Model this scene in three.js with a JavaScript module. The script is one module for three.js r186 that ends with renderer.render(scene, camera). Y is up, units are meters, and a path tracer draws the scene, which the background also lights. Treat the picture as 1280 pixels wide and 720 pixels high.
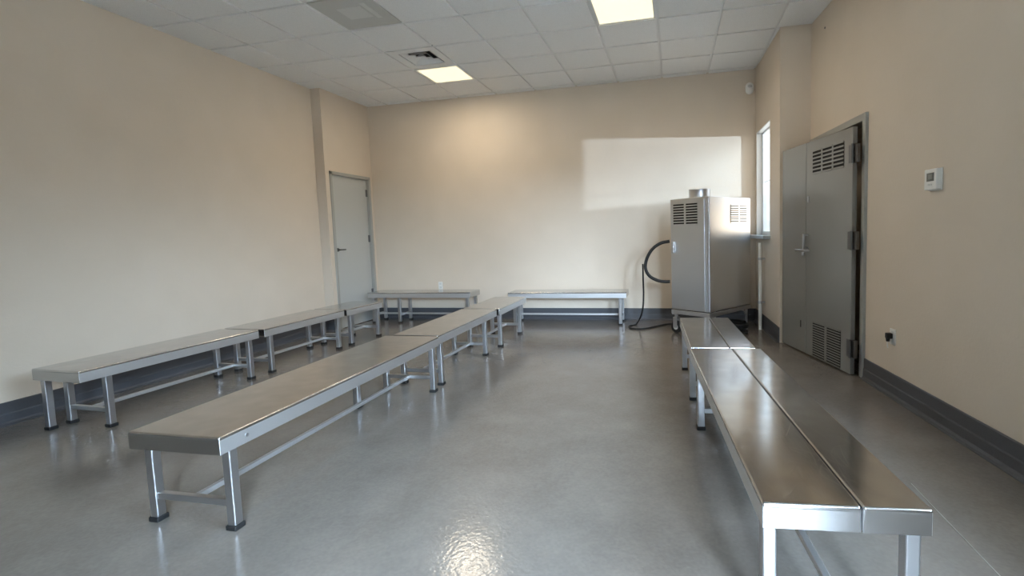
import * as THREE from 'three';
import { RoundedBoxGeometry } from 'three/addons/geometries/RoundedBoxGeometry.js';
import { RectAreaLightUniformsLib } from 'three/addons/lights/RectAreaLightUniformsLib.js';
import { mergeGeometries } from 'three/addons/utils/BufferGeometryUtils.js';

RectAreaLightUniformsLib.init();
const R = THREE.MathUtils.degToRad, V = (x, y, z) => new THREE.Vector3(x, y, z);
const scene = new THREE.Scene();
const renderer = new THREE.WebGLRenderer({ antialias: true });
renderer.toneMapping = THREE.LinearToneMapping;
renderer.toneMappingExposure = 1.9;
renderer.shadowMap.enabled = true;

// ------------------------------------------------------------------ camera (shifted lens, 1280 x 720)
const F = 606.5, PX = 69.9, PY = -21.9;
const camera = new THREE.PerspectiveCamera(2 * Math.atan(360 / F) * 180 / Math.PI, 1280 / 720, 0.05, 100);
camera.position.set(0, 1.3003, 7.0734);
camera.rotation.set(R(-4.4307), R(12.4361), R(-1.8328), 'YXZ');
camera.setViewOffset(1280, 720, -PX, -PY, 1280, 720);
camera.updateMatrixWorld(true);
// a pixel of the photograph on the plane y, x or z = value
function pix(u, v, axis, value) {
  const d = V((u - 640 - PX) / F, -(v - 360 - PY) / F, -1).applyQuaternion(camera.quaternion);
  return camera.position.clone().addScaledVector(d, (value - camera.position[axis]) / d[axis]);
}

// ------------------------------------------------------------------ daylight
scene.background = new THREE.Color().setRGB(0.72, 0.86, 1.0);
scene.backgroundIntensity = 1.1;
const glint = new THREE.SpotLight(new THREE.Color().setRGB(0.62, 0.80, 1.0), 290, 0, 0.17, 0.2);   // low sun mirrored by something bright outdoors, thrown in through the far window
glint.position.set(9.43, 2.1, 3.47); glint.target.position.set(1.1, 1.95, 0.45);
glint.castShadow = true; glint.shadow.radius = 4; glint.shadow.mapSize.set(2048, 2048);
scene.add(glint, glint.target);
const sun = new THREE.DirectionalLight(new THREE.Color().setRGB(1.0, 0.96, 0.9), 13);   // from over the roof: it reaches only the paving outdoors
sun.position.set(-11, 16, -4); sun.castShadow = true; sun.shadow.mapSize.set(2048, 2048); Object.assign(sun.shadow.camera, { left: -25, right: 25, top: 25, bottom: -25, near: 0.1, far: 60 });
scene.add(sun, sun.target);
const skyLight = new THREE.RectAreaLight(new THREE.Color().setRGB(0.52, 0.75, 1.0), 22, 14, 6);   // bright band of sky above the roofs opposite
skyLight.name = 'sky_light'; skyLight.position.set(8, 5.9, 8.5); skyLight.lookAt(1.8, 1.8, 5.8); scene.add(skyLight);
const skyPanelBehind = new THREE.RectAreaLight(new THREE.Color().setRGB(0.62, 0.80, 1.0), 98, 5.4, 5.6);    // added panel standing in for sky, narrowed and offset to favour the back wall
skyPanelBehind.name = 'sky_panel_behind'; skyPanelBehind.position.set(4.5, 5.3, 15); skyPanelBehind.lookAt(1.0, 1.8, 9); scene.add(skyPanelBehind);
const DAY = new THREE.Color().setRGB(0.80, 0.91, 1.0), LAMP = new THREE.Color().setRGB(1.0, 0.85, 0.64);
const DAY_FAR = 0.12, LAMP_I = 13;

// ------------------------------------------------------------------ room plan (metres)
const H = 3.4047, XA = -4.9033, XB = -4.7538, ZB = 1.0759, XW = 1.0953, XW2 = 1.135, ZW = 1.35, ZN = 9.0, T = 0.6096, X0 = -3.7889, Z0 = 3.1762, BASE = 0.172;
const SR = 0.0849, wallX = (z) => 1.4513 + SR * (z - 1.4635);

// ------------------------------------------------------------------ helpers
let seed = 7;
const rnd = () => { seed = (seed * 1664525 + 1013904223) >>> 0; return seed / 4294967296; };
function noise2(n, cells, s) {           // tileable value noise, n x n, values 0..1
  const g = new Float32Array(cells * cells); let q = s >>> 0;
  for (let i = 0; i < g.length; i++) { q = (q * 1664525 + 1013904223) >>> 0; g[i] = q / 4294967296; }
  const out = new Float32Array(n * n), sm = (t) => t * t * (3 - 2 * t);
  for (let y = 0; y < n; y++) for (let x = 0; x < n; x++) {
    const fx = x / n * cells, fy = y / n * cells, x0 = Math.floor(fx), y0 = Math.floor(fy), tx = sm(fx - x0), ty = sm(fy - y0);
    const a = g[(y0 % cells) * cells + x0 % cells], b = g[(y0 % cells) * cells + (x0 + 1) % cells], c = g[((y0 + 1) % cells) * cells + x0 % cells], d = g[((y0 + 1) % cells) * cells + (x0 + 1) % cells];
    out[y * n + x] = (a + (b - a) * tx) * (1 - ty) + (c + (d - c) * tx) * ty;
  }
  return out;
}
function tex(n, f, metres, srgb) {       // f(x, y) -> [r, g, b] 0..1 or a number
  const d = new Uint8Array(n * n * 4);
  for (let y = 0; y < n; y++) for (let x = 0; x < n; x++) {
    const v = f(x, y), c = Array.isArray(v) ? v : [v, v, v];
    for (let k = 0; k < 3; k++) d[(y * n + x) * 4 + k] = Math.max(0, Math.min(255, Math.round(c[k] * 255)));
    d[(y * n + x) * 4 + 3] = 255;
  }
  const t = new THREE.DataTexture(d, n, n); t.wrapS = t.wrapT = THREE.RepeatWrapping; t.magFilter = THREE.LinearFilter; t.minFilter = THREE.LinearMipmapLinearFilter; t.generateMipmaps = true;
  const m = Array.isArray(metres) ? metres : [metres, metres]; t.repeat.set(1 / m[0], 1 / m[1]);
  if (srgb) t.colorSpace = THREE.SRGBColorSpace;
  t.needsUpdate = true; return t;
}
function boxUV(g) {                      // uv in metres from the dominant direction of each face
  const q = g.index ? g.toNonIndexed() : g, p = q.attributes.position, uv = new Float32Array(p.count * 2), a = V(), b = V(), c = V();
  for (let i = 0; i < p.count; i += 3) {
    a.fromBufferAttribute(p, i); b.fromBufferAttribute(p, i + 1); c.fromBufferAttribute(p, i + 2);
    const n = b.clone().sub(a).cross(c.clone().sub(a)), ax = Math.abs(n.x), ay = Math.abs(n.y), az = Math.abs(n.z);
    [a, b, c].forEach((w, k) => { const o = (i + k) * 2; if (ay >= ax && ay >= az) { uv[o] = w.x; uv[o + 1] = w.z; } else if (ax >= az) { uv[o] = w.y; uv[o + 1] = w.z; } else { uv[o] = w.y; uv[o + 1] = w.x; } });
  }
  q.setAttribute('uv', new THREE.BufferAttribute(uv, 2)); return q;
}
function box(w, h, d, x = 0, y = 0, z = 0, r = 0) { const g = r ? new RoundedBoxGeometry(w, h, d, 2, r) : new THREE.BoxGeometry(w, h, d); g.translate(x, y, z); return boxUV(g); }
function cyl(r0, r1, h, x = 0, y = 0, z = 0, n = 24) { const g = new THREE.CylinderGeometry(r1, r0, h, n).toNonIndexed(); g.translate(x, y, z); return g; }
function tube(points, r, n = 60, closed = false, k = 10) { return new THREE.TubeGeometry(new THREE.CatmullRomCurve3(points, closed, 'centripetal'), n, r, k, closed); }
const taken = {};
function numbered(n) { const k = taken[n] = (taken[n] ?? -1) + 1; return k ? n + '_' + String(k).padStart(3, '0') : n; }
function mesh(name, g, m, parent) {
  const geo = Array.isArray(g) ? mergeGeometries(g.map((a) => { const b = a.index ? a.toNonIndexed() : a; return b; })) : g;
  const o = new THREE.Mesh(geo, m); o.name = parent && parent !== scene ? name : numbered(name); o.castShadow = o.receiveShadow = true; (parent ?? scene).add(o); return o;
}
function thing(name, label, category, pos = [0, 0, 0], turn = 0, group) {
  const o = new THREE.Group(); o.name = numbered(name); o.position.set(...pos); o.rotation.y = turn; o.userData = { label, category }; if (group) o.userData.group = group; scene.add(o); return o;
}
function struct(o, label, category) { o.userData.kind = 'structure'; if (label) { o.userData.label = label; o.userData.category = category; } return o; }
function structGroup(name, label, category) { const o = new THREE.Group(); o.name = numbered(name); scene.add(o); return struct(o, label, category); }

// ------------------------------------------------------------------ materials
const C = (hex) => new THREE.Color(hex);
const n64 = noise2(512, 64, 11), n16 = noise2(512, 16, 5), n256 = noise2(512, 256, 3), n6 = noise2(512, 6, 23), n128 = noise2(512, 128, 77);
const at = (n, x, y) => n[(((y % 512) + 512) % 512) * 512 + (((x % 512) + 512) % 512)];
const wallBump = tex(512, (x, y) => 0.55 * at(n64, x, y) + 0.45 * at(n128, x, y), 0.9);
const wallMap = tex(512, (x, y) => { const v = 0.5 * at(n16, x, y) + 0.5 * at(n6, x, y); return [0.985 + 0.03 * (v - 0.5), 0.985 + 0.03 * (v - 0.5), 0.985 + 0.035 * (v - 0.5)]; }, 3.1, true);
const floorMap = tex(512, (x, y) => { const v = 0.45 * at(n16, x, y) + 0.35 * at(n6, x, y) + 0.2 * at(n64, x, y), s = 0.85 + 0.14 * (v - 0.5) + 0.05 * (at(n256, x, y) - 0.5); return [s, s * 0.995, s * 0.985]; }, 2.6, true);
const floorRough = tex(512, (x, y) => 0.62 + 0.35 * (0.6 * at(n16, x, y) + 0.4 * at(n64, x, y)), 1.9);
const floorBump = tex(512, (x, y) => 0.6 * at(n64, x, y) + 0.4 * at(n128, x, y), 0.8);
const tileBump = tex(256, (x, y) => at(n256, x * 2, y * 2), 0.25);
const tileMap = tex(256, (x, y) => { const v = at(n256, x * 2, y * 2), p = v > 0.86 ? 0.9 : 0.985; return [p, p, p]; }, 0.5, true);
// brushed sheet: long streaks along v (length), fine across u
const brush = new Float32Array(512 * 512);
for (let x = 0; x < 512; x++) { let v = rnd(); for (let y = 0; y < 512; y++) { if (rnd() < 0.02) v = rnd(); brush[y * 512 + x] = v; } }
const brushRough = tex(512, (x, y) => 0.72 + 0.12 * at(brush, x, y) + 0.22 * at(n16, x, y), [0.5, 1.1]);
const brushBump = tex(512, (x, y) => at(brush, x, y), [0.35, 1.1]);
const softRough = tex(512, (x, y) => 0.78 + 0.2 * (0.5 * at(n16, x, y) + 0.5 * at(n6, x, y)), [1.7, 1.3]);
const smudge = tex(512, (x, y) => { const v = 0.94 + 0.10 * (0.6 * at(n16, x, y) + 0.4 * at(n6, x, y) - 0.5); return [v, v, v]; }, 0.9, true);

const scratch = new Float32Array(512 * 512);
for (let k = 0; k < 70; k++) {
  let x = rnd() * 512, y = 150 + rnd() * 220, a = rnd() * 6.28; const turn = (rnd() - 0.5) * 0.03, n = 30 + rnd() * 120;
  for (let i = 0; i < n; i++) { x += Math.cos(a); y += Math.sin(a); a += turn; scratch[(((y | 0) % 512 + 512) % 512) * 512 + (((x | 0) % 512 + 512) % 512)] = 1; }
}
const scratchRough = tex(512, (x, y) => Math.min(1, 0.40 + 0.06 * at(brush, x, y) + 0.14 * at(n16, x, y) + 0.45 * at(scratch, x, y)), [0.6, 1.3]);
const paint = new THREE.MeshStandardMaterial({ color: C('#d9cbb9'), roughness: 0.62, map: wallMap, bumpMap: wallBump, bumpScale: 0.0006 });
const floorM = new THREE.MeshPhysicalMaterial({ color: C('#878079'), roughness: 0.2, ior: 1.6, roughnessMap: floorRough, map: floorMap, bumpMap: floorBump, bumpScale: 0.0006 });
const tileM = new THREE.MeshStandardMaterial({ color: C('#f0f0ee'), roughness: 0.92, map: tileMap, bumpMap: tileBump, bumpScale: 0.0006 });
const gridM = new THREE.MeshStandardMaterial({ color: C('#e4e4e2'), roughness: 0.5 });
const baseM = new THREE.MeshStandardMaterial({ color: C('#4b4c50'), roughness: 0.42, bumpMap: wallBump, bumpScale: 0.0003 });
const steel = new THREE.MeshStandardMaterial({ color: new THREE.Color().setRGB(0.72, 0.72, 0.72), metalness: 1, roughness: 0.24, roughnessMap: brushRough, bumpMap: brushBump, bumpScale: 0.00002, map: smudge });
const steelApron = new THREE.MeshStandardMaterial({ color: new THREE.Color().setRGB(0.70, 0.70, 0.70), metalness: 1, roughness: 0.5 }), steelEndShaded = new THREE.MeshStandardMaterial({ color: new THREE.Color().setRGB(0.54, 0.54, 0.54), metalness: 1, roughness: 0.18 });  // same folded sheet: end plates darkened in colour to imitate their shade
const steelTube = new THREE.MeshStandardMaterial({ color: new THREE.Color().setRGB(0.55, 0.55, 0.56), metalness: 1, roughness: 0.34 });
const steelBright = new THREE.MeshStandardMaterial({ color: new THREE.Color().setRGB(0.63, 0.63, 0.63), metalness: 1, roughness: 0.27, roughnessMap: scratchRough, bumpMap: brushBump, bumpScale: 0.00002, map: smudge });
const steelBody = new THREE.MeshStandardMaterial({ color: new THREE.Color().setRGB(0.64, 0.64, 0.64), metalness: 1, roughness: 0.38, roughnessMap: softRough });
const leafM = new THREE.MeshPhysicalMaterial({ color: C('#7d7c78'), roughness: 0.4, clearcoat: 1, clearcoatRoughness: 0.2 });   // steel closet leaves in a darker, non-metal grey with a clear coat
const doorPaint = new THREE.MeshStandardMaterial({ color: C('#b7b8b4'), roughness: 0.45 });
const framePaint = new THREE.MeshStandardMaterial({ color: C('#a3a29b'), roughness: 0.45 });
const rubber = new THREE.MeshStandardMaterial({ color: C('#141414'), roughness: 0.6 });
const blackM = new THREE.MeshStandardMaterial({ color: C('#0c0c0c'), roughness: 0.8 });
const darkMetal = new THREE.MeshStandardMaterial({ color: new THREE.Color().setRGB(0.16, 0.16, 0.16), metalness: 1, roughness: 0.45 });
const whiteP = new THREE.MeshStandardMaterial({ color: C('#e6e5e0'), roughness: 0.45 });
const whiteFrame = new THREE.MeshStandardMaterial({ color: C('#e8ebec'), roughness: 0.4 });
const sillM = new THREE.MeshStandardMaterial({ color: C('#9aa3aa'), roughness: 0.4 });
const lcd = new THREE.MeshStandardMaterial({ color: C('#5c5e58'), roughness: 0.3 });
const greyPanel = new THREE.MeshStandardMaterial({ color: C('#c0c1bd'), roughness: 0.35 });
const greyPanel2 = new THREE.MeshStandardMaterial({ color: C('#d0d1cd'), roughness: 0.35 });
const glass = new THREE.MeshPhysicalMaterial({ color: 0xffffff, transmission: 1, thickness: 0, roughness: 0.0, ior: 1.5 });
const glow = new THREE.MeshStandardMaterial({ color: C('#fff6dc'), roughness: 0.6, emissive: new THREE.Color().setRGB(1.0, 0.90, 0.62), emissiveIntensity: 0.52 });

// ------------------------------------------------------------------ room shell
function frameOf(ax, az, bx, bz) {       // X along the wall, Y up, Z out of the room
  const d = V(bx - ax, 0, bz - az), len = d.length(); d.normalize();
  return { len, m: new THREE.Matrix4().makeBasis(d, V(0, 1, 0), d.clone().cross(V(0, 1, 0))).setPosition(ax, 0, az), d };
}
function wall(name, ax, az, bx, bz, { holes = [], t = 0.2, extA = 0, extB = 0, top = H + 0.1 } = {}) {
  const f = frameOf(ax, az, bx, bz), s = new THREE.Shape();
  s.moveTo(-extA, -0.1); s.lineTo(f.len + extB, -0.1); s.lineTo(f.len + extB, top); s.lineTo(-extA, top); s.closePath();
  for (const [s0, s1, y0, y1] of holes) { const h = new THREE.Path(); h.moveTo(s0, y0); h.lineTo(s0, y1); h.lineTo(s1, y1); h.lineTo(s1, y0); h.closePath(); s.holes.push(h); }
  const g = boxUV(new THREE.ExtrudeGeometry(s, { depth: t, bevelEnabled: false })); g.applyMatrix4(f.m);
  return struct(mesh(name, g, paint));
}
const D1 = { z0: 0.064, z1: 0.998, top: 2.284 };                       // grey door, left
const W1 = { z0: 0.06, z1: 0.87, y0: 1.19, y1: 2.55 };                 // far window
const W2 = { z0: 5.2, z1: 7.1, y0: 0.95, y1: 2.6 };                  // near window, right wall, outside the frame
const W3 = { z0: 0.45, z1: 1.95, y0: 0.95, y1: 2.6 };                   // window in the front wall behind the camera (z0, z1 count along x)
const D2 = { z0: 1.42, z1: 2.57, top: 2.14 };                          // closet opening
wall('wall_back', XW, 0, XB, 0, { extA: 0.2, extB: 0.4 });
wall('wall_left', XA, ZB, XA, ZN, { extB: 0.2 });
wall('wall_left_niche', XB, 0, XB, ZB, { holes: [[D1.z0, D1.z1, 0, D1.top]], t: 0.17 });
wall('wall_front', XA, ZN, wallX(ZN), ZN, { extA: 0.2, extB: 0.2, holes: [[W3.z0 - XA, W3.z1 - XA, W3.y0, W3.y1]] });
{
  const k = Math.hypot(1, SR), s = (z) => (ZN - z) * k;
  wall('wall_right', wallX(ZN), ZN, wallX(ZW), ZW, { holes: [[s(W2.z1), s(W2.z0), W2.y0, W2.y1], [s(D2.z1), s(D2.z0), 0, D2.top]], t: 0.16, extA: 0.2 });
  wall('wall_right_return', wallX(ZW), ZW, XW2 + 0.004, ZW, { t: 0.16, extA: 0.3 });
  const k1 = Math.hypot(XW2 - XW, ZW) / ZW, s1 = (z) => (ZW - z) * k1;
  wall('wall_window', XW2, ZW - 0.001, XW, 0, { holes: [[s1(W1.z1), s1(W1.z0), W1.y0, W1.y1]], t: 0.16, extB: 0.1 });
}
{ // closet behind the metal doors
  const c = structGroup('wall_closet', 'recess behind the metal closet doors', 'closet');
    const x = (z) => wallX(z) + 0.16;
  mesh('back_panel', box(0.05, 2.4, 1.5, x(2) + 0.55, 1.1, 2.0), paint, c);
  mesh('side_panel', box(0.75, 2.4, 0.05, x(2) + 0.3, 1.1, 1.36), paint, c);
  mesh('side_panel', box(0.75, 2.4, 0.05, x(2) + 0.3, 1.1, 2.66), paint, c);
  mesh('top_panel', box(0.75, 0.05, 1.4, x(2) + 0.3, 2.22, 2.0), paint, c);
}
struct(mesh('ground', box(80, 0.1, 80, 0, -0.35, 5), new THREE.MeshStandardMaterial({ color: C('#b5b3ae'), roughness: 0.95 })), 'grey asphalt outside the windows', 'ground');
struct(mesh('wall_added_shade', box(4.6, 6.4, 0.2, 4.1, 2.85, 3.1), paint), 'added unseen beige wall outdoors that shades the far window', 'wall');  // added blocker, out of view: keeps the sky panel off the far window
struct(mesh('wall_added_low', box(0.2, 2.1, 4.0, 3.0, 0.76, 1.0), paint), 'added unseen low beige wall that cuts light at the far window', 'wall');  // added blocker, out of view: trims the lower edge of the glint
struct(mesh('floor', box(8.2, 0.12, 9.9, -1.4, -0.06, 4.45), floorM));

// ceiling: lay-in tiles that hang a little below their white grid
const LIGHTS = [[1, 3], [5, 1]], VENT = [1, 2], GREY = [1, 0];         // [column, row]: tile x from column, z between row and row + 1
{
  const c = structGroup('ceiling');
  mesh('deck', box(8.2, 0.05, 9.9, -1.4, H + 0.12, 4.45), gridM, c);
  const lip = 0.013, tiles = {};
  function tileGeo(w, d) {
    const key = w.toFixed(3) + '_' + d.toFixed(3); if (tiles[key]) return tiles[key];
    const a = w / 2 - lip, b = d / 2 - 0.014, e = 0.003, y1 = 0.05;
    const P = [[-a + e, 0, -b + e], [a - e, 0, -b + e], [a - e, 0, b - e], [-a + e, 0, b - e], [-a, 0.003, -b], [a, 0.003, -b], [a, 0.003, b], [-a, 0.003, b], [-a, y1, -b], [a, y1, -b], [a, y1, b], [-a, y1, b]];
    const I = [0, 1, 2, 0, 2, 3]; for (const [p, q] of [[0, 4], [4, 8]]) for (let k = 0; k < 4; k++) { const n = (k + 1) % 4; I.push(p + k, q + k, q + n, p + k, q + n, p + n); } I.push(8, 10, 9, 8, 11, 10);
    const g = new THREE.BufferGeometry(); g.setAttribute('position', new THREE.Float32BufferAttribute(P.flat(), 3)); g.setIndex(I);
    const q = boxUV(g); q.computeVertexNormals(); return tiles[key] = q;
  }
  for (let r = -10; r <= 5; r++) for (let k = -2; k <= 9; k++) {
    if ([...LIGHTS, GREY].some(([a, b]) => a === k && b === r)) continue;
    const hole = VENT[0] === k && VENT[1] === r; if (hole) continue;
    let xa = X0 + k * T, xb = xa + T, zb = Z0 - r * T, za = zb - T;
    zb = Math.min(zb, ZN + 0.05); za = Math.max(za, -0.05); xa = Math.max(xa, XA - 0.05);
    xb = Math.min(xb, (zb <= ZW ? 1.22 : wallX(zb) + 0.06));
    if (xb - xa < 0.05 || zb - za < 0.05) continue;
    const m = mesh('ceiling_tile', tileGeo(xb - xa, zb - za), tileM, c); m.position.set((xa + xb) / 2, H, (za + zb) / 2);
  }
  for (let k = -1; k <= 9; k++) { const x = X0 + k * T, z0 = x > 1.2 ? (x - 1.4513) / SR + 1.4635 - 0.4 : -0.03; if (z0 < ZN) mesh('grid_runner', box(0.024, 0.03, ZN - Math.max(z0, x > 1.2 ? ZW : -0.03), x, H + 0.013 + 0.015, (ZN + Math.max(z0, x > 1.2 ? ZW : -0.03)) / 2), gridM, c); }
  for (let r = -9; r <= 5; r++) { const z = Z0 - r * T, xr = z <= ZW ? 1.2 : wallX(z) + 0.04; mesh('grid_tee', box(xr - XA + 0.04, 0.03, 0.024, (xr + XA - 0.04) / 2, H + 0.05 + 0.015, z), gridM, c); }
}
// cove base along the walls
function baseboard(name, ax, az, bx, bz) {
  const f = frameOf(ax, az, bx, bz), s = new THREE.Shape();
  [[0, 0], [0.042, 0], [0.042, 0.004], [0.026, 0.010], [0.017, 0.026], [0.015, 0.080], [0.011, 0.090], [0.010, BASE - 0.005], [0.006, BASE], [0, BASE]].forEach(([x, y], i) => i ? s.lineTo(x, y) : s.moveTo(x, y)); s.closePath();
  const g = boxUV(new THREE.ExtrudeGeometry(s, { depth: f.len, bevelEnabled: false }));
  g.applyMatrix4(new THREE.Matrix4().makeBasis(V(0, 1, 0).cross(f.d), V(0, 1, 0), f.d).setPosition(ax, 0, az));
  return struct(mesh(name, g, baseM));
}
baseboard('baseboard_back', XW, 0, XB, 0);
baseboard('baseboard_left', XA, ZB, XA, ZN);
baseboard('baseboard_left_return', XB, ZB, XA, ZB);
baseboard('baseboard_window', XW2, ZW, XW, 0);
baseboard('baseboard_right', wallX(ZN), ZN, wallX(2.64), 2.64);
baseboard('baseboard_front', XA, ZN, wallX(ZN), ZN);

// ------------------------------------------------------------------ windows
function windowUnit(name, w, xOf, slope, day, label, rail) {
  const g = structGroup(name, label, 'window'), zc = (w.z0 + w.z1) / 2, yc = (w.y0 + w.y1) / 2, L = w.z1 - w.z0, h = w.y1 - w.y0;
  g.position.set(xOf(zc), 0, zc); g.rotation.y = Math.atan(slope);    // local z runs along the wall, +x outdoors
  const b = 0.05;
  mesh('frame_bar', box(0.06, h, b, 0.10, yc, -L / 2 + b / 2, 0.006), whiteFrame, g);
  mesh('frame_bar', box(0.06, h, b, 0.10, yc, L / 2 - b / 2, 0.006), whiteFrame, g);
  mesh('frame_bar', box(0.06, 0.03, L, 0.10, w.y1 - 0.015, 0, 0.006), whiteFrame, g);
  mesh('frame_bar', box(0.06, b, L, 0.10, w.y0 + b / 2, 0, 0.006), whiteFrame, g);
  mesh('meeting_rail', box(0.03, rail, L - 2 * b, 0.10, yc + 0.02, 0), whiteFrame, g);
  mesh('liner', [box(0.16, 0.012, L, 0.08, w.y1 - 0.004, 0), box(0.16, h, 0.012, 0.08, yc, -L / 2 + 0.004), box(0.16, h, 0.012, 0.08, yc, L / 2 - 0.004)], whiteFrame, g);
  mesh('sill', box(0.26, 0.045, L + 0.06, 0.05, w.y0 - 0.02, 0, 0.008), sillM, g);
  mesh('pane', box(0.006, h - 2 * b, L - 2 * b, 0.115, yc, 0), glass, g);
  if (!day) return;
  const a = new THREE.RectAreaLight(DAY, day, L - 2 * b, h - 2 * b); a.position.set(0.06, yc, 0); a.rotation.y = Math.PI / 2; g.add(a); a.name = 'daylight';
}
windowUnit('window_1', W1, (z) => XW + (XW2 - XW) * z / ZW, (XW2 - XW) / ZW, DAY_FAR, 'narrow white-framed window beside the steel drying cabinet', 0.008);
windowUnit('window_2', W2, wallX, SR, 0, 'wide white-framed window in the right wall', 0.03);

{ windowUnit('window_3', W3, () => 0, 0, 0, 'white-framed window in the front wall', 0.03); const g = scene.getObjectByName('window_3'); g.rotation.y = -Math.PI / 2; g.position.set((W3.z0 + W3.z1) / 2, 0, ZN); }

// ------------------------------------------------------------------ ceiling fittings
for (const [k, r] of LIGHTS) {
  const x = X0 + (k + 0.5) * T, z = Z0 - (r + 0.5) * T;
  const t = thing('ceiling_light', k === 1 ? 'lit square ceiling light panel next to the black-slatted air vent' : 'lit square ceiling light panel with white tiles all round', 'ceiling light', [x, H, z], 0);
  const f = T / 2 - 0.012, b = 0.022;
  mesh('frame', [box(2 * f, 0.02, b, 0, 0.006, f - b / 2), box(2 * f, 0.02, b, 0, 0.006, -f + b / 2), box(b, 0.02, 2 * f - 2 * b, f - b / 2, 0.006, 0), box(b, 0.02, 2 * f - 2 * b, -f + b / 2, 0.006, 0)], gridM, t);
  mesh('diffuser', box(2 * f - 2 * b, 0.008, 2 * f - 2 * b, 0, 0.008, 0), glow, t);
  const a = new THREE.RectAreaLight(LAMP, LAMP_I, 2 * f - 2 * b, 2 * f - 2 * b); a.rotation.x = -Math.PI / 2; a.position.y = -0.004; a.name = 'lamp'; t.add(a);
}
{ // square air diffuser in its own tile
  const [k, r] = VENT, t = thing('air_vent', 'square black-slatted ceiling air vent beside the lit panel', 'air vent', [X0 + (k + 0.5) * T, H, Z0 - (r + 0.5) * T]);
  const f = T / 2 - 0.011, i = 0.20;
  mesh('face_plate', [box(2 * f, 0.012, f - i, 0, 0.006, (f + i) / 2), box(2 * f, 0.012, f - i, 0, 0.006, -(f + i) / 2), box(f - i, 0.012, 2 * i, (f + i) / 2, 0.006, 0), box(f - i, 0.012, 2 * i, -(f + i) / 2, 0.006, 0)], gridM, t);
  mesh('duct', [box(0.46, 0.01, 0.46, 0, 0.085, 0), box(0.01, 0.07, 0.46, -0.225, 0.05, 0), box(0.01, 0.07, 0.46, 0.225, 0.05, 0), box(0.46, 0.07, 0.01, 0, 0.05, 0.225), box(0.46, 0.07, 0.01, 0, 0.05, -0.225)], blackM, t);
  for (let n = 0; n < 3; n++) {          // nested sloping rings
    const a = 0.185 - n * 0.062, b = a - 0.042, P = [], I = [];
    for (const [s, y] of [[a, 0.004], [b, 0.045]]) P.push(-s, y, -s, s, y, -s, s, y, s, -s, y, s);
    for (let q = 0; q < 4; q++) { const m = (q + 1) % 4; I.push(q, m, 4 + m, q, 4 + m, 4 + q); }
    const g = new THREE.BufferGeometry(); g.setAttribute('position', new THREE.Float32BufferAttribute(P, 3)); g.setIndex(I); const u = boxUV(g); u.computeVertexNormals();
    mesh('louvre', u, gridM, t).material.side = THREE.DoubleSide;
  }
}
{
  const [k, r] = GREY, t = thing('ceiling_panel', 'dull grey unlit plastic ceiling panel with a paler square', 'ceiling panel', [X0 + (k + 0.5) * T, H, Z0 - (r + 0.5) * T]);
  mesh('panel', box(T - 0.024, 0.01, T - 0.024, 0, 0.009, 0), greyPanel, t);
  mesh('cover', box(0.24, 0.006, 0.22, 0.0, 0.003, 0.02, 0.002), greyPanel2, t);
  mesh('strip', box(0.05, 0.006, 0.30, 0.17, 0.003, 0.02, 0.002), greyPanel2, t);
}

// ------------------------------------------------------------------ grey door (left)
{
  const d = structGroup('door_1', 'closed grey painted door with a lever handle', 'door'); d.position.set(XB, 0, 0);
  const fw = 0.045, zc = (D1.z0 + D1.z1) / 2, L = D1.z1 - D1.z0;
  mesh('door_frame', [box(0.15, D1.top, fw, -0.06, D1.top / 2, D1.z0 + fw / 2, 0.004), box(0.15, D1.top, fw, -0.06, D1.top / 2, D1.z1 - fw / 2, 0.004), box(0.15, fw, L, -0.06, D1.top - fw / 2, zc, 0.004)], framePaint, d);
  mesh('panel', box(0.045, D1.top - fw - 0.012, L - 2 * fw - 0.012, -0.055, (D1.top - fw) / 2, zc, 0.004), doorPaint, d);
  for (const y of [2.03, 1.31, 0.45]) mesh('hinge', [cyl(0.009, 0.009, 0.11, 0, 0, 0, 12).translate(-0.026, y, D1.z0 + fw + 0.004), box(0.006, 0.11, 0.03, -0.029, y, D1.z0 + fw + 0.02)], darkMetal, d);
  const h = mesh('handle', [cyl(0.027, 0.027, 0.012, 0, 0, 0, 20).rotateZ(Math.PI / 2).translate(-0.026, 1.16, 0.885), cyl(0.01, 0.01, 0.05, 0, 0, 0, 12).rotateZ(Math.PI / 2).translate(0, 1.16, 0.885), box(0.016, 0.02, 0.12, 0.024, 1.16, 0.835, 0.006)], darkMetal, d);
  h.userData.label = 'dark metal lever handle';
}

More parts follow.
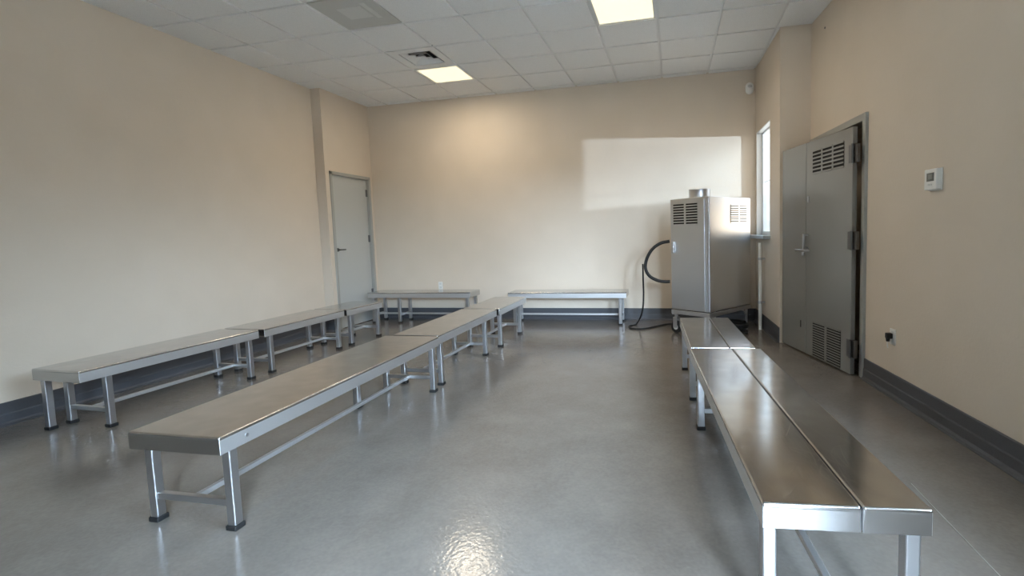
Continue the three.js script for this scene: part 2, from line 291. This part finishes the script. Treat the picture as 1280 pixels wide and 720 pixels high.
// ------------------------------------------------------------------ closet double doors (right)
function leaf(name, label, A, B, side) {
  // A: far end, B: hinge / near end on the floor (x, z); front face looks into the room
  const dx = B[0] - A[0], dz = B[1] - A[1], w = Math.hypot(dx, dz), d = structGroup(name, label, 'door');
  d.position.set((A[0] + B[0]) / 2, 0, (A[1] + B[1]) / 2); d.rotation.y = Math.atan2(dx, dz);   // local z from A to B, local -x into the room
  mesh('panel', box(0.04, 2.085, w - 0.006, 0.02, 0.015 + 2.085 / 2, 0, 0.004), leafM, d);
  return { d, w };
}
const LA = [1.155, 1.385], LB = [1.455, 2.585], SEAM = 0.40;
const LS = [LA[0] + (LB[0] - LA[0]) * SEAM, LA[1] + (LB[1] - LA[1]) * SEAM];
function louvres(parent, axis, rows, cols, y0, y1, w, gapCol, place, mSlat, fill = 0.42, depth = 0.006) {
  // black backing with proud slats between the slots; place(u, y, du, dy, off) -> geometry, u along the face
  mesh('vent_opening', place(0, (y0 + y1) / 2, w, y1 - y0, 0.001, 0.002), blackM, parent);
  const ch = (y1 - y0) / rows, cw = (w - gapCol * (cols - 1)) / cols;
  for (let c = 0; c < cols; c++) for (let r = 0; r <= rows; r++)
    mesh('louvre', place(-w / 2 + c * (cw + gapCol) + cw / 2, y0 + r * ch, cw, ch * fill, 0.002, depth), mSlat, parent);
  for (let c = 1; c < cols; c++) mesh('vent_divider', place(-w / 2 + c * (cw + gapCol) - gapCol / 2, (y0 + y1) / 2, gapCol, y1 - y0, 0.002, depth), mSlat, parent);
}
{
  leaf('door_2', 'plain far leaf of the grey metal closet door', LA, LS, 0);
  const o = scene.getObjectByName('door_2'), wl = Math.hypot(LS[0] - LA[0], LS[1] - LA[1]);
  mesh('keyhole_plate', box(0.004, 0.07, 0.012, -0.002, 0.30, wl / 2 - 0.09), blackM, o);
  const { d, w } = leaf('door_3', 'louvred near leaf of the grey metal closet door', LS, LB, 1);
  const place = (u, y, du, dy, off, dep) => box(dep, dy, du, -off - dep / 2 + 0.0005, y, u);
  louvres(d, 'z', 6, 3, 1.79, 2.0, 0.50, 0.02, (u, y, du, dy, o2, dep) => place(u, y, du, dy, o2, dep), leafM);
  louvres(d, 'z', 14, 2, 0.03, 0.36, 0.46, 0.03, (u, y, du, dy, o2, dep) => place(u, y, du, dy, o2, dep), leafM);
  for (const y of [1.88, 1.16, 0.24]) { const h = mesh('hinge', [box(0.006, 0.15, 0.05, -0.004, y, w / 2 - 0.025, 0.002), box(0.03, 0.15, 0.05, 0.02, y, w / 2 + 0.02, 0.003), cyl(0.012, 0.012, 0.16, -0.006, y, w / 2 + 0.002, 12)], darkMetal, d); h.userData.label = 'dark hinge plate'; }
  mesh('handle', [box(0.02, 0.15, 0.025, -0.04, 1.14, -w / 2 + 0.035, 0.005), box(0.05, 0.02, 0.02, -0.02, 1.205, -w / 2 + 0.035, 0.004), box(0.05, 0.02, 0.02, -0.02, 1.075, -w / 2 + 0.035, 0.004)], steelTube, d);
  mesh('latch_bolt', [cyl(0.009, 0.009, 0.26, 0, 0, 0, 12).rotateX(Math.PI / 2).translate(-0.045, 1.055, -w / 2 + 0.01), cyl(0.014, 0.014, 0.03, -0.045, 1.02, -w / 2 + 0.035, 12)], steelTube, d);
  mesh('lock_plate', box(0.006, 0.06, 0.025, -0.003, 1.55, -w / 2 + 0.045, 0.002), steelTube, d);
}
{ // frame of the closet opening in the wall
  const d = structGroup('trim_1', 'grey metal frame round the closet opening', 'door frame'); d.position.set(wallX(2.0), 0, 2.0); d.rotation.y = Math.atan(SR);
  mesh('jamb', box(0.14, 2.20, 0.055, 0.045, 1.10, 0.61, 0.006), framePaint, d);
  mesh('head', box(0.14, 0.06, 1.22, 0.045, 2.17, 0.0, 0.006), framePaint, d);
}

// ------------------------------------------------------------------ benches
function bench({ label, far, near, w, h = 0.46, m = steel, insetA = 0.09, insetB = 0.09, pans = null, extra = [], pairs = null, group, bolts = false, cat = 'bench' }) {
  const dx = near[0] - far[0], dz = near[1] - far[1], L = Math.hypot(dx, dz) - 0.012;
  const t = thing('steel_bench', label, cat, [(far[0] + near[0]) / 2, 0, (far[1] + near[1]) / 2], Math.atan2(dx, dz), group);
  const ah = 0.082, th = 0.02, e = 0.006;
  const P = pans ?? [[-w / 2, w / 2]];
  for (const [a, b] of P) {
    const c = (a + b) / 2, ww = b - a - (pans ? 0.004 : 0);
    mesh('seat', box(ww, th, L, c, h - th / 2, 0, 0.008), m, t);
    for (const s of [-1, 1]) mesh('end_apron', box(ww - 0.004, ah - 0.01, e, c, h - 0.01 - (ah - 0.01) / 2, s * (L / 2 - e / 2 - 0.001), 0.002), steelEndShaded, t);
    if (pans) for (const s of [-1, 1]) { const out = (s < 0 ? a : b); mesh('side_apron', box(e, ah - 0.01, L - 0.004, c + s * (ww / 2 - e / 2 - 0.001), h - 0.01 - (ah - 0.01) / 2, 0, 0.002), steelApron, t); }
    else for (const s of [-1, 1]) mesh('side_apron', box(e, ah - 0.01, L - 0.004, s * (w / 2 - e / 2 - 0.001), h - 0.01 - (ah - 0.01) / 2, 0, 0.002), steelApron, t);
  }
  const lg = 0.044, lx = w / 2 - lg / 2 - 0.012;
  const leg = (x, z) => { const l = mesh('leg', box(lg, h - th - 0.02, lg, x, 0.02 + (h - th - 0.02) / 2, z, 0.006), steelTube, t); mesh('foot', box(lg + 0.012, 0.024, lg + 0.012, x, 0.012, z, 0.005), rubber, l); };
  const zs = pairs ?? [-L / 2 + insetA, L / 2 - insetB];
  for (const z of zs) { leg(-lx, z); leg(lx, z); mesh('crossbar', box(2 * lx - lg + 0.002, 0.032, 0.028, 0, 0.125, z, 0.004), steelTube, t); }
  for (const [x, z] of extra) leg(x, z);
  const z0 = zs[0] + 0.014, z1 = zs[zs.length - 1] - 0.014;
  mesh('rail', box(0.026, 0.026, z1 - z0, 0, 0.126, (z0 + z1) / 2, 0.004), steelApron, t);
  for (const k of [-1, 1]) mesh('underframe', box(0.03, 0.03, L - 0.16, k * (lx - 0.04), h - th - 0.02, 0), steelTube, t);
  if (bolts) mesh('bolt', cyl(0.008, 0.009, 0.005, 0, 0, 0, 10).rotateZ(-Math.PI / 2).translate(w / 2 + 0.001, h - 0.045, L / 2 - 0.14), steelTube, t);
  return t;
}
// row along the left wall
bench({ label: 'steel bench of the left wall row, farthest from the grey door', far: [-4.18, 3.165], near: [-4.235, 4.605], w: 0.47, insetB: 0.18, extra: [[-0.2, 0.66]] });
bench({ label: 'middle steel bench of the row along the left wall', far: [-4.15, 1.965], near: [-4.165, 3.14], w: 0.48 });
bench({ label: 'short steel bench of the left wall row standing before the grey door', far: [-4.10, 1.245], near: [-4.135, 1.945], w: 0.48, insetA: 0.07 });
// row in the middle of the floor
bench({ label: 'longest steel bench of the middle row, with a bolt head on its side', far: [-2.22, 3.335], near: [-2.2, 5.41], w: 0.505, bolts: true, insetB: 0.075, insetA: 0.07, extra: [[-0.2, -0.53]] });
bench({ label: 'middle steel bench of the central row, between two others end to end', far: [-2.205, 1.885], near: [-2.205, 3.315], w: 0.43, insetA: 0.30 });
bench({ label: 'shortest steel bench of the central row, pointing at the beige back wall', far: [-2.19, 0.83], near: [-2.19, 1.865], w: 0.45, insetB: 0.07, insetA: 0.22 });
// row along the right, two folded steel pans side by side on each frame
bench({ label: 'long mirror-bright steel bench with a lengthwise seam, scratched on top', far: [0.337, 3.575], near: [0.49, 5.55], w: 0.484, m: steelBright, pans: [[-0.242, 0.046], [0.046, 0.242]], insetA: 0.30, insetB: 0.06 });
bench({ label: 'shorter mirror-bright steel bench with a lengthwise seam beside the drying cabinet', far: [0.262, 2.36], near: [0.325, 3.555], w: 0.45, m: steelBright, pans: [[-0.225, 0.045], [0.045, 0.225]], insetA: 0.15, insetB: 0.22 });
// two along the back wall (they lie along x)
bench({ label: 'steel bench under the small wall socket on the back wall', far: [-4.66, 0.265], near: [-2.94, 0.265], w: 0.37, h: 0.475, pairs: [-0.77, -0.33, 0.79] });
bench({ label: 'steel bench against the back wall beside the black hose', far: [-2.37, 0.265], near: [-0.645, 0.265], w: 0.37, h: 0.465 });

// ------------------------------------------------------------------ drying cabinet
{
  const th = Math.atan2(0.8, 0.6), c = [0.395 - 0.8 * 0.2725 + 0.6 * 0.47, 0, 1.22 - 0.6 * 0.2725 - 0.8 * 0.47];
  const t = thing('drying_cabinet', 'tall stainless steel cabinet on casters with louvred sides and a round duct', 'cabinet', c, th);
  const W = 0.94, D = 0.545, y0 = 0.31, y1 = 1.67;
  mesh('body', box(W, y1 - y0, D, 0, (y0 + y1) / 2, 0, 0.008), steelBody, t);
  const dr = mesh('door', box(0.012, y1 - y0 - 0.03, D - 0.07, -W / 2 - 0.007, (y0 + y1) / 2 - 0.005, -0.02, 0.004), steelBody, t);
  mesh('corner_post', box(0.035, y1 - y0 - 0.006, 0.035, -W / 2 + 0.008, (y0 + y1) / 2, D / 2 - 0.008, 0.012), steelTube, t);
  mesh('base_frame', [box(W + 0.01, 0.05, 0.03, 0, y0 - 0.035, D / 2 - 0.012, 0.004), box(W + 0.01, 0.05, 0.03, 0, y0 - 0.035, -D / 2 + 0.012, 0.004), box(0.03, 0.05, D - 0.05, W / 2 - 0.012, y0 - 0.035, 0, 0.004), box(0.03, 0.05, D - 0.05, -W / 2 + 0.012, y0 - 0.035, 0, 0.004)], steelTube, t);
  const dc = mesh('duct_collar', new THREE.LatheGeometry([[0.128, 0], [0.136, 0.002], [0.136, 0.02], [0.131, 0.025], [0.131, 0.115], [0.135, 0.12], [0.127, 0.12], [0.123, 0.1], [0.123, 0.0]].map(([x, y]) => new THREE.Vector2(x, y)), 40).translate(-0.106, y1 - 0.001, -0.095), steelTube, t);
  dc.userData.label = 'bright round duct collar';
  // vents
  const left = (u, y, du, dy, off, dep) => box(dep, dy, du, -W / 2 - 0.0125 - off - dep / 2, y, u);
  const right = (u, y, du, dy, off, dep) => box(du, dy, dep, u, y, D / 2 - 0.0005 + off + dep / 2);
  louvres(t, 'z', 8, 2, 1.355, 1.61, 0.345, 0.025, (u, y, du, dy, o, d) => left(u - 0.045, y, du, dy, o, d), steelBody);
  louvres(t, 'x', 8, 2, 1.365, 1.575, 0.38, 0.02, (u, y, du, dy, o, d) => right(u + 0.185, y, du, dy, o, d), steelBody, 0.6);
  mesh('handle', [box(0.035, 0.14, 0.035, -W / 2 - 0.028, 1.08, -D / 2 + 0.055, 0.008), box(0.02, 0.07, 0.02, -W / 2 - 0.052, 1.05, -D / 2 + 0.075, 0.006)], steelTube, t);
  // legs and casters
  for (const [x, z, k] of [[-1, -1, 1], [-1, 1, 1], [1, 1, 0], [1, -1, 0]]) {
    const px = x * (W / 2 - 0.04), pz = z * (D / 2 - 0.04);
    if (k) {
      const q = mesh('caster', [box(0.08, 0.012, 0.08, px, y0 - 0.066, pz, 0.003), cyl(0.02, 0.024, 0.05, px, y0 - 0.09, pz, 16), box(0.008, 0.13, 0.06, px - 0.03, 0.135, pz, 0.003), box(0.008, 0.13, 0.06, px + 0.03, 0.135, pz, 0.003), box(0.07, 0.02, 0.06, px, 0.195, pz, 0.004)], steelTube, t);
      mesh('wheel', new THREE.LatheGeometry([[0.035, -0.022], [0.066, -0.022], [0.078, -0.012], [0.078, 0.012], [0.066, 0.022], [0.035, 0.022]].map(([a, b]) => new THREE.Vector2(a, b)), 28).rotateZ(Math.PI / 2).translate(px, 0.079, pz), rubber, q);
      mesh('hub', cyl(0.036, 0.036, 0.044, 0, 0, 0, 20).rotateZ(Math.PI / 2).translate(px, 0.079, pz), whiteP, q);
    } else {
      mesh('leg', [cyl(0.014, 0.018, y0 - 0.05, px, (y0 - 0.05) / 2 + 0.01, pz, 14), cyl(0.022, 0.022, 0.012, px, 0.006, pz, 14)], steelTube, t);
      mesh('bracket', tube([V(px, 0.15, pz), V(px - 0.03, 0.19, pz), V(px - 0.08, 0.23, pz), V(px - 0.14, 0.25, pz)], 0.012, 16), steelTube, t);
    }
  }
}
// hose and cable at the cabinet
{
  const z = 0.80, p = (u, v, zz = z) => pix(u, v, 'z', zz);
  const h = mesh('hose', tube([p(837, 301.5), p(826, 304), p(815, 312), p(808, 325), p(807, 336), p(812, 345), p(822, 350.5), p(830, 352), p(837.5, 352)], 0.021, 90), rubber);
  h.userData = { label: 'thick black hose looping out of the cabinet side', category: 'hose' };
  const f = (u, v) => { const q = pix(u, v, 'y', 0.012); return q; };
  const cb = mesh('power_cable', tube([p(803.5, 330, 0.74), p(804, 350, 0.74), p(804.5, 370, 0.72), p(803, 388, 0.66), f(795, 405.5), f(787, 407.5), f(790, 410.5), f(802, 411), f(815, 409), f(835, 405), f(860, 405)], 0.011, 110), rubber);
  cb.userData = { label: 'thin black cable dropping to the floor and trailing under the cabinet', category: 'cable' };
  const q = pix(918, 417, 'y', 0.0), pts = [];
  for (let i = 0; i <= 90; i++) { const a = i / 90 * Math.PI * 2 * 4, rr = 0.17 + 0.02 * Math.sin(a * 1.7); pts.push(V(q.x - 0.02 + rr * Math.cos(a), 0.02 + 0.028 * i / 22, 0.82 + rr * 0.8 * Math.sin(a))); }
  const co = mesh('coiled_hose', tube(pts, 0.017, 260, false, 8), rubber); co.userData = { label: 'coil of black hose on the floor underneath the cabinet', category: 'hose' };
}

// ------------------------------------------------------------------ small wall things
{ // motion sensor high in the back corner
  const t = thing('motion_sensor', 'white oval motion sensor high on the back wall', 'sensor', [1.015, 3.15, 0]);
  const g = new THREE.CapsuleGeometry(0.052, 0.05, 8, 20); g.scale(1, 1, 0.75); g.translate(0, 0, 0.03); mesh('housing', g, whiteP, t);
  mesh('lens', new THREE.SphereGeometry(0.028, 16, 10).scale(1, 0.8, 0.5).translate(0, 0.02, 0.062), new THREE.MeshStandardMaterial({ color: C('#c9c9c6'), roughness: 0.25 }), t);
  mesh('mount', box(0.06, 0.08, 0.014, 0, 0, 0.006, 0.003), whiteP, t);
}
function onRight(z, y) { return { pos: [wallX(z), y, z], turn: Math.atan(SR) - Math.PI / 2 }; }   // local +z looks into the room
{
  const o = onRight(3.535, 1.565), t = thing('thermostat', 'white wall thermostat with a small grey screen', 'thermostat', o.pos, o.turn);
  mesh('housing', box(0.125, 0.13, 0.035, 0, 0, 0.0185, 0.006), whiteP, t);
  mesh('backplate', box(0.135, 0.138, 0.006, 0, -0.002, 0.003, 0.002), whiteP, t);
  mesh('screen', box(0.074, 0.052, 0.003, 0.004, 0.014, 0.0365), lcd, t);
  mesh('digit_window', box(0.04, 0.03, 0.002, 0.006, 0.016, 0.0385), new THREE.MeshStandardMaterial({ color: C('#83857d'), roughness: 0.35 }), t);
  for (const x of [-0.012, 0.014]) mesh('button', box(0.016, 0.009, 0.003, x, -0.034, 0.037), greyPanel2, t);
}
{
  const o = onRight(3.07, 0.45), t = thing('wall_outlet', 'white wall socket plate beside the metal closet door', 'socket', o.pos, o.turn);
  mesh('plate', box(0.075, 0.118, 0.008, 0, 0, 0.004, 0.003), whiteP, t);
  for (const y of [-0.028, 0.028]) mesh('receptacle', box(0.034, 0.03, 0.003, 0, y, 0.0085, 0.001), greyPanel2, t);
  const p = thing('power_plug', 'black plug pushed into the wall socket by the closet', 'plug', [o.pos[0] - 0.011, o.pos[1], o.pos[2]], o.turn);
  mesh('body', [box(0.042, 0.042, 0.04, 0, 0.008, 0.02, 0.008), cyl(0.012, 0.016, 0.03, 0, -0.02, 0.026, 12)], rubber, p);
  mesh('cord', tube([V(0, -0.03, 0.026), V(-0.004, -0.05, 0.028), V(-0.002, -0.085, 0.024)], 0.004, 20, false, 8), whiteP, p);
}
{
  const t = thing('wall_outlet', 'white wall socket low on the back wall above a bench', 'socket', [-3.64, 0.53, 0]);
  mesh('plate', box(0.075, 0.118, 0.008, 0, 0, 0.004, 0.003), whiteP, t);
  for (const y of [-0.028, 0.028]) mesh('receptacle', box(0.034, 0.03, 0.003, 0, y, 0.0085, 0.001), greyPanel2, t);
}
{ // joint in the floor coating
  const a = pix(1173, 640, 'y', 0), b = pix(1252, 722, 'y', 0), g = box(0.003, 0.002, a.distanceTo(b) + 0.5, 0, 0.0005, 0), o = mesh('joint_line', g, new THREE.MeshStandardMaterial({ color: C('#98938b'), roughness: 0.6 }), scene.getObjectByName('floor'));
  o.position.set((a.x + b.x) / 2, 0, (a.z + b.z) / 2); o.rotation.y = Math.atan2(b.x - a.x, b.z - a.z);
}
{ // pipe in the corner under the window
  const t = thing('wall_pipe', 'pale vertical pipe under the window behind the cabinet', 'pipe', [1.05, 0, 0.62]);
  mesh('tube', cyl(0.022, 0.022, 1.10, 0, 0.55, 0, 16), whiteP, t);
  for (const y of [0.35, 0.9]) mesh('clamp', [cyl(0.03, 0.03, 0.03, 0, y, 0, 16), box(0.05, 0.02, 0.03, 0.03, y, 0)], steelTube, t);
}
{ const o = onRight(1.72, 3.22), s = mesh('screw', cyl(0.012, 0.009, 0.01, 0, 0, 0, 12).rotateX(Math.PI / 2), darkMetal); s.position.set(...o.pos); s.rotation.y = o.turn; s.userData = { label: 'small dark screw head high on the right wall', category: 'screw' }; }

renderer.render(scene, camera);
